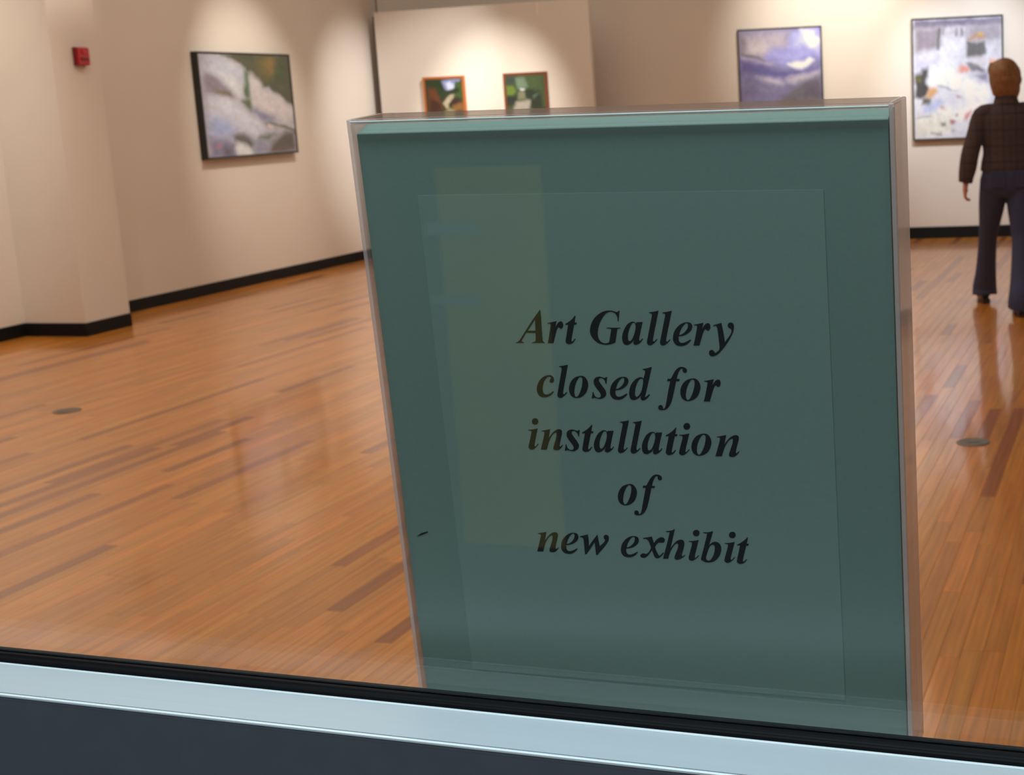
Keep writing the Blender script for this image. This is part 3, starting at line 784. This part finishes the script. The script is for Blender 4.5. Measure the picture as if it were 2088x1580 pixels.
canvas_m = bpy.data.materials.new('painted_canvas'); canvas_m.use_nodes = True
n, l, b = nodes(canvas_m)
at_ = n.new('ShaderNodeAttribute'); at_.attribute_name = 'tint'; l.new(at_.outputs['Color'], b.inputs['Base Color']); b.inputs['Roughness'].default_value = .5


def painting(name, label, key, tl, ex, nrm, w, h_, depth, fw, fmat, gain, lrgb, nx=90, ny=90, lip=.006, seed=1):
    """framed picture: tl = top left corner on the wall, ex = rightwards along the wall, nrm = out of the wall"""
    tl = Vector(tl); ex = Vector(ex).normalized(); nrm = Vector(nrm).normalized()
    t = thing(name, label, 'painting', None, mtx=frame_mtx(tl, ex, Vector((0, 0, 1)), ex.cross(Vector((0, 0, 1)))))
    s = 1 if ex.cross(Vector((0, 0, 1))).dot(nrm) > 0 else -1
    # frame of four mitred sides
    def side(a, b_):
        bm = bmesh.new()
        ins = [(0, 0), (w, 0), (w, -h_), (0, -h_)]
        inn = [(fw, -fw), (w - fw, -fw), (w - fw, -h_ + fw), (fw, -h_ + fw)]
        o0, o1, i0, i1 = ins[a], ins[b_], inn[a], inn[b_]
        q = [o0, o1, i1, i0]
        lo = [bm.verts.new((x, y, s * .001)) for x, y in q]
        hi = [bm.verts.new((x, y, s * (depth - (.003 if k > 1 else 0)))) for k, (x, y) in enumerate(q)]
        bm.faces.new(lo); bm.faces.new(hi)
        for i in range(4):
            bm.faces.new((lo[i], lo[(i + 1) % 4], hi[(i + 1) % 4], hi[i]))
        return bm_mesh('frame_side', bm)
    for k in range(4):
        obj('frame_side', side(k, (k + 1) % 4), fmat, t)
    zc = s * (depth - lip)
    vs = [(fw * .9 + (w - 1.8 * fw) * i / (nx - 1), -fw * .9 - (h_ - 1.8 * fw) * j / (ny - 1), zc) for j in range(ny) for i in range(nx)]
    fs = [(j * nx + i, j * nx + i + 1, (j + 1) * nx + i + 1, (j + 1) * nx + i) for j in range(ny - 1) for i in range(nx - 1)]
    # back of the canvas panel so it has thickness
    k = len(vs)
    vs += [(x, y, s * .002) for x, y in ((fw * .9, -fw * .9), (w - fw * .9, -fw * .9), (w - fw * .9, -h_ + fw * .9), (fw * .9, -h_ + fw * .9))]
    cr_ = [0, nx - 1, nx * ny - 1, nx * (ny - 1)]
    fs.append((k, k + 1, k + 2, k + 3))
    me = bpy.data.meshes.new('canvas'); me.from_pydata(vs, [], fs)
    cols = paint_colors(key, nx, ny, seed, gain, lrgb).reshape(-1, 3)
    set_tint(me, [(*c, 1) for c in cols] + [(.3, .3, .3, 1)] * 4)
    me.materials.append(canvas_m)
    obj('canvas', me, None, t)
    return t


black_frame = mat('black_float_frame', (.010, .013, .012), .45)
oak_frame = mat('orange_stained_wood_frame', (.42, .13, .025), .4)
walnut_frame = mat('reddish_brown_wood_frame', (.20, .05, .018), .4)
painting('rock_slope_painting', 'large black-framed painting of pale sloping rocks on the left wall', 'rock', (-4.737, 12.783, 2.081), EL, GL, 1.424, .92, .065, .018, black_frame, 1.0, (1.05, .88, .72), 110, 90, seed=3)
painting('cloud_painting', 'dark-framed painting of violet blue clouds, just above the notice holder', 'sky', (-.063, 15.339, 2.191), ER, GR, .868, .86, .035, .014, black_frame, 1.22, (1.0, .9, .78), 100, 100, seed=5)
painting('snow_scene_painting', 'tall dark-framed snowy painting behind the walking person', 'snow', (1.691, 15.058, 2.213), ER, GR, .911, 1.208, .055, .016, black_frame, 1.05, (1.0, .96, .94), 110, 140, seed=7)

# display partition in the far corner
EP = -V2(AZ_P); GP = Vector((EP.y, -EP.x, 0))
PP0 = Vector((-3.855, 15.676, 0)); PW = 2.47; PZ = 2.535
pm = frame_mtx(PP0, EP, -GP, (0, 0, 1))
part = thing('display_partition', 'white movable display partition in the far corner behind the notice holder', 'partition', None, mtx=pm)
obj('panel', box_mesh('panel', 0, PW, 0, .05, .10, PZ, bevel=.002), wall_paint, part)
obj('plinth', box_mesh('plinth', 0, PW, -.004, .054, 0, .0995), black_rubber, part)
obj('gap_shade_strip', box_mesh('gap_shade_strip', -.022, -.0005, .004, .05, 0, PZ - .04), mat('dark_gap_shade', (.05, .045, .04), .6), part)  # dark strip standing for the shadow gap beside the panel
obj('pale_strip', box_mesh('pale_strip', 1.900, 1.922, -.006, -.0002, PZ - .13, PZ - .005, bevel=.002), mat('pale_cream', (.85, .8, .72), .4), part)  # small pale upright strip near the panel's top
painting('gorge_painting', 'small orange-framed painting of a red-brown gorge, left one of two on the corner partition', 'gorge', Vector((-3.346, 15.497, 1.847)), EP, GP, .487, .47, .03, .024, oak_frame, .9, (1.3, 1.05, .8), 70, 70, seed=9).location += GP * .004
painting('brook_painting', 'small brown-framed painting of a green woodland brook, right one of two on the corner partition', 'brook', Vector((-2.457, 15.182, 1.846)), EP, GP, .492, .47, .03, .024, walnut_frame, .95, (1.3, 1.05, .8), 70, 70, seed=11).location += GP * .004

# ------------------------------------------------------------------ fire alarm on the pillar
FD = Vector((PC2[0] - PC1[0], PC2[1] - PC1[1], 0)).normalized(); FN = Vector((FD.y, -FD.x, 0))
al = thing('fire_alarm', 'small red fire alarm box high on the white pillar at far left', 'fire alarm', None,
           mtx=frame_mtx(Vector((*PC1, 0)) + FD * .215 + FN * .0005 + Vector((0, 0, 1.915)), FD, -FN, (0, 0, 1)))
red = mat('red_alarm_plastic', (.50, .014, .022), .35); red2 = mat('dark_red_alarm_plastic', (.20, .006, .012), .4)
obj('back_box', box_mesh('back_box', 0, .125, -.028, 0, 0, .128, bevel=.003), red2, al)
obj('cover', box_mesh('cover', .004, .121, -.046, -.0285, .004, .124, bevel=.004), red, al)
obj('pull_bar', box_mesh('pull_bar', .028, .097, -.056, -.0465, .035, .055, bevel=.002), red2, al)
obj('lens', box_mesh('lens', .040, .085, -.052, -.0465, .080, .110, bevel=.002), red, al)

# ------------------------------------------------------------------ floor outlet covers
plate_m = noisy(mat('worn_grey_metal_cover', (.20, .19, .17), .4, metal=.6), 30, .15)


def outlet(loc, label):
    t = thing('floor_outlet', label, 'floor outlet', loc, 'round floor outlet covers in the hardwood')
    obj('cover_plate', lathe('cover_plate', [(0, .0), (.072, .0), (.072, .002), (.068, .004), (.056, .004), (.054, .0032), (0, .0032)]), plate_m, t, smooth=False)
    obj('hatch', box_mesh('hatch', -.030, .030, -.018, .018, .0033, .0048, bevel=.0006), plate_m, t)
    for sx in (-1, 1):
        obj('screw', lathe('screw', [(0, .0033), (.004, .0033), (.004, .0042), (0, .0046)], 12), plate_m, t).location = (sx * .045, 0, 0)
    return t


outlet((.910, 6.074, .0002), 'round grey floor outlet cover right of the notice, in front of the person')
outlet((-3.686, 7.623, .0002), 'round grey floor outlet cover at far left, in front of the pillar')

# ------------------------------------------------------------------ the person walking away
def tube(bm, pts, radii, up=Vector((0, 1, 0)), seg=14, sub=4, cap=True):
    """closed tapered tube; radii = (side, front-back) per joint; smooth between joints"""
    P = [Vector(p) for p in pts]
    n_ = len(P)
    cen, rad = [], []
    for i in range(n_ - 1):
        p0, p1, p2, p3 = P[max(i - 1, 0)], P[i], P[i + 1], P[min(i + 2, n_ - 1)]
        q0, q1, q2, q3 = [Vector(radii[k]) for k in (max(i - 1, 0), i, i + 1, min(i + 2, n_ - 1))]
        for k in range(sub):
            t = k / sub
            h0, h1, h2, h3 = 2 * t**3 - 3 * t**2 + 1, t**3 - 2 * t**2 + t, -2 * t**3 + 3 * t**2, t**3 - t**2
            cen.append(p1 * h0 + (p2 - p0) * .5 * h1 + p2 * h2 + (p3 - p1) * .5 * h3)
            rad.append(q1 * h0 + (q2 - q0) * .5 * h1 + q2 * h2 + (q3 - q1) * .5 * h3)
    cen.append(P[-1]); rad.append(Vector(radii[-1]))
    rings = []
    for i, c in enumerate(cen):
        t = (cen[min(i + 1, len(cen) - 1)] - cen[max(i - 1, 0)]).normalized()
        s = t.cross(up)
        s = s.normalized() if s.length > 1e-4 else Vector((1, 0, 0))
        f = s.cross(t).normalized()
        rings.append([bm.verts.new(c + s * (math.cos(2 * math.pi * k / seg) * max(rad[i][0], .0015)) + f * (math.sin(2 * math.pi * k / seg) * max(rad[i][1], .0015))) for k in range(seg)])
    for a_, b_ in zip(rings, rings[1:]):
        for k in range(seg):
            bm.faces.new((a_[k], a_[(k + 1) % seg], b_[(k + 1) % seg], b_[k]))
    if cap:
        bm.faces.new(rings[0]); bm.faces.new(rings[-1])


def ball(bm, c, r, seg=20):
    ret = bmesh.ops.create_uvsphere(bm, u_segments=seg, v_segments=seg // 2 + 2, radius=1)
    for v in ret['verts']:
        v.co = Vector((v.co.x * r[0], v.co.y * r[1], v.co.z * r[2])) + Vector(c)


def fused(name, bm, voxel, smooth_it=2, decimate=None):
    bmesh.ops.recalc_face_normals(bm, faces=bm.faces)
    me = bpy.data.meshes.new(name); bm.to_mesh(me); bm.free()
    tmp = bpy.data.objects.new('tmp', me); COL.objects.link(tmp)
    r = tmp.modifiers.new('r', 'REMESH'); r.mode = 'VOXEL'; r.voxel_size = voxel
    s = tmp.modifiers.new('s', 'SMOOTH'); s.iterations = smooth_it; s.factor = .5
    bpy.context.view_layer.update()
    out = bpy.data.meshes.new_from_object(tmp.evaluated_get(bpy.context.evaluated_depsgraph_get()))
    out.name = name; out.materials.clear()
    bpy.data.objects.remove(tmp)
    return out


person = thing('person', 'person with short auburn hair in a brown plaid jacket and flared jeans, walking away', 'person', (1.735, 9.90, 0))

# joints (local: x right, y away from the viewer, z up)
SHL, ELL, WRL = (-.160, 0, 1.325), (-.252, -.045, 1.065), (-.282, -.03, .885)
SHR, ELR, WRR = (.165, 0, 1.335), (.235, .02, 1.075), (.235, .14, .880)
HIL, KNL, ANL = (-.085, 0, .86), (-.105, .17, .475), (-.100, .36, .085)
HIR, KNR, ANR = (.085, 0, .86), (.075, -.11, .475), (.030, -.33, .085)


def hand(bm, wr, side, fwd=0.):
    w = Vector(wr)
    # palm hangs down from the wrist; fingers curl slightly forward
    pc = w + Vector((side * .004, .004 + fwd * .2, -.055))
    tube(bm, [w + Vector((0, 0, .02)), w + Vector((0, 0, -.015)), pc, pc + Vector((0, .006, -.032))], [(.020, .026), (.019, .028), (.016, .040), (.013, .036)], seg=12, sub=3)
    for k, (dy, L) in enumerate(((.028, .066), (.010, .074), (-.009, .069), (-.026, .054))):
        b0 = pc + Vector((0, dy * .9, -.020)); b1 = b0 + Vector((0, .003 + dy * .05, -.024 - L * .15))
        b2 = b1 + Vector((-side * .016, .008, -L * .26)); b3 = b2 + Vector((-side * .022, .006, -L * .08))
        tube(bm, [b0, b1, b2, b3], [(.0095, .0095), (.0088, .0088), (.0080, .0080), (.0062, .0062)], seg=8, sub=2)
    t0 = pc + Vector((-side * .006, .030, .024)); t1 = t0 + Vector((-side * .010, .026, -.022)); t2 = t1 + Vector((-side * .010, .010, -.026))
    tube(bm, [t0, t1, t2], [(.012, .012), (.0105, .0105), (.0080, .0080)], seg=8, sub=2)


bm = bmesh.new()
tube(bm, [(0, 0, .83), (0, 0, .93), (0, -.005, 1.05), (0, 0, 1.20), (0, 0, 1.31), (0, -.005, 1.375), (0, 0, 1.405)],
     [(.120, .095), (.160, .110), (.122, .090), (.150, .105), (.160, .095), (.100, .070), (.052, .055)], seg=24)
tube(bm, [(0, -.008, 1.37), (0, .004, 1.43), (-.004, .018, 1.49)], [(.056, .056), (.050, .052), (.052, .056)], seg=16)
for S_, E2, Wr in ((SHL, ELL, WRL), (SHR, ELR, WRR)):
    tube(bm, [(S_[0] * .6, 0, 1.345), S_, (Vector(S_) + Vector(E2)) / 2, E2, (Vector(E2) * .6 + Vector(Wr) * .4), Wr],
         [(.045, .05), (.050, .052), (.042, .045), (.035, .037), (.036, .036), (.024, .026)])
hand(bm, WRL, -1); hand(bm, WRR, 1)
for Hh, K, A_ in ((HIL, KNL, ANL), (HIR, KNR, ANR)):
    Hh, K, A_ = Vector(Hh), Vector(K), Vector(A_)
    tube(bm, [Hh + Vector((0, 0, .03)), Hh * .55 + K * .45, K, K * .6 + A_ * .4, A_], [(.082, .088), (.072, .076), (.054, .056), (.052, .055), (.034, .036)])
# feet
for A_, heel in ((ANL, 0.0), (ANR, .0)):
    A_ = Vector(A_)
    tube(bm, [A_, A_ + Vector((0, .005, -.035)), A_ + Vector((0, .06, -.052 - heel * .3)), A_ + Vector((0, .14, -.062 - heel))], [(.034, .036), (.033, .036), (.038, .024), (.036, .014)])
# head turned slightly to the left
HC = Vector((-.006, .022, 1.560))
yaw = .38
def hd(x, y, z):
    return HC + Vector((x * math.cos(yaw) - y * math.sin(yaw), x * math.sin(yaw) + y * math.cos(yaw), z))
ball(bm, HC + Vector((0, -.006, .012)), (.074, .090, .098), 24)
tube(bm, [hd(0, .02, -.02), hd(0, .045, -.055), hd(0, .065, -.090)], [(.066, .055), (.056, .050), (.026, .030)], seg=14)
tube(bm, [hd(0, .086, .012), hd(0, .100, -.012), hd(0, .108, -.030), hd(0, .092, -.040)], [(.008, .007), (.010, .010), (.015, .012), (.009, .008)], seg=10, sub=2)
tube(bm, [hd(-.022, .092, -.058), hd(0, .100, -.058), hd(.022, .092, -.058)], [(.004, .005), (.008, .010), (.004, .005)], up=Vector((0, 0, 1)), seg=8, sub=2)
for s in (-1, 1):
    tube(bm, [hd(s * .074, -.002, .022), hd(s * .082, -.008, .002), hd(s * .074, -.002, -.024)], [(.006, .012), (.007, .016), (.005, .008)], seg=10, sub=2)
    tube(bm, [hd(s * .018, .084, .030), hd(s * .034, .082, .034), hd(s * .050, .070, .028)], [(.004, .005), (.006, .006), (.004, .004)], up=Vector((0, 0, 1)), seg=8, sub=2)
skin = noisy(mat('skin', (.56, .25, .17), .5), 40, .05)
obj('body', fused('body', bm, .006, 2), skin, person, smooth=True)
# eyes
for s in (-1, 1):
    bm = bmesh.new(); c = hd(s * .033, .076, .012); ball(bm, c, (.0125, .0125, .0125), 12)
    obj('eye', bm_mesh('eye', bm), mat('eye_white', (.7, .68, .65), .2), person, smooth=True)

# hair: a short full bob
bm = bmesh.new()
ball(bm, HC + Vector((0, -.012, .030)), (.096, .106, .098), 26)
ball(bm, hd(0, .035, .062), (.078, .062, .056), 22)
ball(bm, HC + Vector((.004, -.040, -.022)), (.092, .078, .085), 22)
tube(bm, [HC + Vector((0, -.045, .0)), HC + Vector((0, -.052, -.06)), HC + Vector((.006, -.046, -.108)), HC + Vector((.006, -.040, -.116))], [(.094, .062), (.098, .055), (.090, .044), (.072, .030)], seg=18)
tube(bm, [hd(-.05, .055, .085), hd(-.075, .045, .05), hd(-.084, .025, .0)], [(.030, .028), (.022, .030), (.012, .022)], seg=12)
tube(bm, [hd(.05, .055, .085), hd(.075, .045, .05), hd(.084, .025, -.02)], [(.030, .028), (.022, .030), (.014, .024)], seg=12)
for k in range(26):
    a_ = -math.pi * (.05 + .9 * k / 25)
    x, y = math.cos(a_) * .090, math.sin(a_) * .088 - .012
    tube(bm, [HC + Vector((x * .45, y * .45, .105)), HC + Vector((x * .98, y, .05)), HC + Vector((x * 1.06, y * 1.06, -.03)), HC + Vector((x * .93, y * .97, -.085 - .02 * math.sin(k * 2.3)))],
         [(.010, .006), (.014, .008), (.013, .008), (.005, .004)], seg=7, sub=3)
ball(bm, HC + Vector((.006, -.028, -.020)), (.106, .092, .076), 22)
hair_m = noisy(mat('auburn_hair', (.25, .108, .026), .45), 26, .7, (3, 3, .6), bump=.6)
obj('hair', fused('hair', bm, .0045, 1), hair_m, person, smooth=True)

# jacket with sleeves, collar, side vents
bm = bmesh.new()
tube(bm, [(0, 0, .945), (0, -.005, 1.00), (0, -.008, 1.08), (0, 0, 1.20), (0, 0, 1.29), (0, -.004, 1.345), (0, -.006, 1.392)],
     [(.178, .128), (.172, .122), (.160, .112), (.178, .122), (.186, .116), (.150, .092), (.078, .066)], seg=28)
for s, S_, E2, Wr in ((-1, SHL, ELL, WRL), (1, SHR, ELR, WRR)):
    S_, E2, Wr = Vector(S_), Vector(E2), Vector(Wr)
    tube(bm, [Vector((S_.x * .55, 0, 1.335)), S_ + Vector((s * .008, 0, -.008)), (S_ + E2) / 2 + Vector((s * .004, 0, 0)), E2, E2 * .5 + Wr * .5, Wr + Vector((0, 0, .012))],
         [(.058, .064), (.058, .064), (.060, .064), (.061, .064), (.060, .062), (.050, .053)], seg=16)
jacket = noisy(mat('brown_plaid_wool', (.068, .038, .033), .85), 50, .2)
n, l, b = nodes(jacket)
tc = n.new('ShaderNodeTexCoord')
prev = b.inputs['Base Color'].links[0].from_socket
for (axis, sc_, wdt, colr) in (('X', 11.5, .12, (.17, .09, .055, 1)), ('Z', 9.5, .12, (.16, .09, .055, 1)), ('X', 23, .25, (.028, .018, .022, 1)), ('Z', 19, .25, (.028, .018, .022, 1))):
    sep = n.new('ShaderNodeSeparateXYZ'); l.new(tc.outputs['Object'], sep.inputs[0])
    mm = n.new('ShaderNodeMath'); mm.operation = 'MULTIPLY'; mm.inputs[1].default_value = sc_; l.new(sep.outputs[axis], mm.inputs[0])
    ff = n.new('ShaderNodeMath'); ff.operation = 'FRACT'; l.new(mm.outputs[0], ff.inputs[0])
    lt_ = n.new('ShaderNodeMath'); lt_.operation = 'LESS_THAN'; lt_.inputs[1].default_value = wdt; l.new(ff.outputs[0], lt_.inputs[0])
    sc2 = n.new('ShaderNodeMath'); sc2.operation = 'MULTIPLY'; sc2.inputs[1].default_value = .7; l.new(lt_.outputs[0], sc2.inputs[0])
    mx = n.new('ShaderNodeMix'); mx.data_type = 'RGBA'; l.new(sc2.outputs[0], mx.inputs[0]); l.new(prev, mx.inputs[6]); mx.inputs[7].default_value = colr
    prev = mx.outputs[2]
l.new(prev, b.inputs['Base Color'])
jk = obj('jacket', fused('jacket', bm, .007, 3), jacket, person, smooth=True)
bm = bmesh.new()
tube(bm, [(0, -.004, 1.372), (0, 0, 1.400), (0, .000, 1.442)], [(.098, .080), (.084, .076), (.074, .070)], seg=22)
obj('collar', fused('collar', bm, .005, 2), jacket, jk, smooth=True)
for s, Wr, E2 in ((-1, WRL, ELL), (1, WRR, ELR)):
    bm = bmesh.new(); W_, E_2 = Vector(Wr), Vector(E2); dd = (W_ - E_2).normalized()
    tube(bm, [W_ - dd * .035, W_ + dd * .0, W_ + dd * .010], [(.0500, .0525), (.0490, .0515), (.0430, .0460)], seg=20, sub=2)
    obj('cuff', bm_mesh('cuff', bm), jacket, jk, smooth=True)

# flared jeans
bm = bmesh.new()
tube(bm, [(0, 0, 1.00), (0, 0, .95), (0, -.006, .89), (0, -.004, .82), (0, 0, .775)], [(.140, .105), (.162, .122), (.180, .132), (.178, .125), (.120, .095)], seg=26)
hems = []
for Hh, K, A_, lift in ((HIL, KNL, ANL, .0), (HIR, KNR, ANR, .0)):
    Hh, K, A_ = Vector(Hh), Vector(K), Vector(A_)
    low = A_ + Vector((0, 0, -.030))
    tube(bm, [Hh + Vector((0, 0, .02)), Hh * .66 + K * .34, Hh * .30 + K * .70, K, K * .66 + A_ * .34, K * .3 + A_ * .7, A_ + Vector((0, 0, .03)), low],
         [(.095, .110), (.090, .100), (.074, .080), (.064, .068), (.066, .072), (.074, .086), (.084, .100), (.088, .108)], seg=22)
denim = noisy(mat('dark_blue_denim', (.034, .040, .105), .8), 90, .25)
jn = obj('jeans', fused('jeans', bm, .007, 3), denim, person, smooth=True)
for s, (y, z) in ((-1, (-.128, .90)), (1, (-.128, .90))):
    bm = bmesh.new(); box_bm(bm, s * .082 - .050, s * .082 + .050, y - .012, y + .006, z - .065, z + .045, .004)
    obj('back_pocket', bm_mesh('back_pocket', bm), denim, jn)

# shoes
leather = mat('dark_brown_leather', (.022, .010, .007), .4)
for A_, heel in ((Vector(ANL), 0.0), (Vector(ANR), .0)):
    bm = bmesh.new()
    gz = .010
    toe = Vector((A_.x, A_.y + .165, gz + .018)); ball_ = Vector((A_.x, A_.y + .105, gz + .026)); hl = Vector((A_.x, A_.y - .045, gz + .040 + heel))
    tube(bm, [hl + Vector((0, -.006, .012)), hl + Vector((0, .03, .014)), (hl + ball_) / 2 + Vector((0, .008, .010)), ball_, toe], [(.026, .022), (.036, .034), (.038, .036), (.044, .026), (.026, .014)], up=Vector((0, 0, 1)), seg=16)
    tube(bm, [A_ + Vector((0, 0, .02)), A_ + Vector((0, -.004, -.03))], [(.040, .044), (.042, .050)], seg=16)
    sh = obj('shoe', fused('shoe', bm, .005, 2), leather, person, smooth=True)
    bm = bmesh.new(); box_bm(bm, A_.x - .028, A_.x + .028, A_.y - .070, A_.y - .015, gz * 0 + heel * .8 + .001, gz + .022 + heel, .004)
    obj('heel', bm_mesh('heel', bm), leather, sh)
    bm = bmesh.new()
    tube(bm, [(A_.x, A_.y - .06, .022 + heel * .9), (A_.x, A_.y + .03, .016 + heel * .5), (A_.x, A_.y + .11, .008), (A_.x, A_.y + .172, .010)], [(.030, .006), (.034, .006), (.044, .007), (.024, .006)], up=Vector((0, 0, 1)), seg=14)
    obj('sole', bm_mesh('sole', bm), leather, sh)
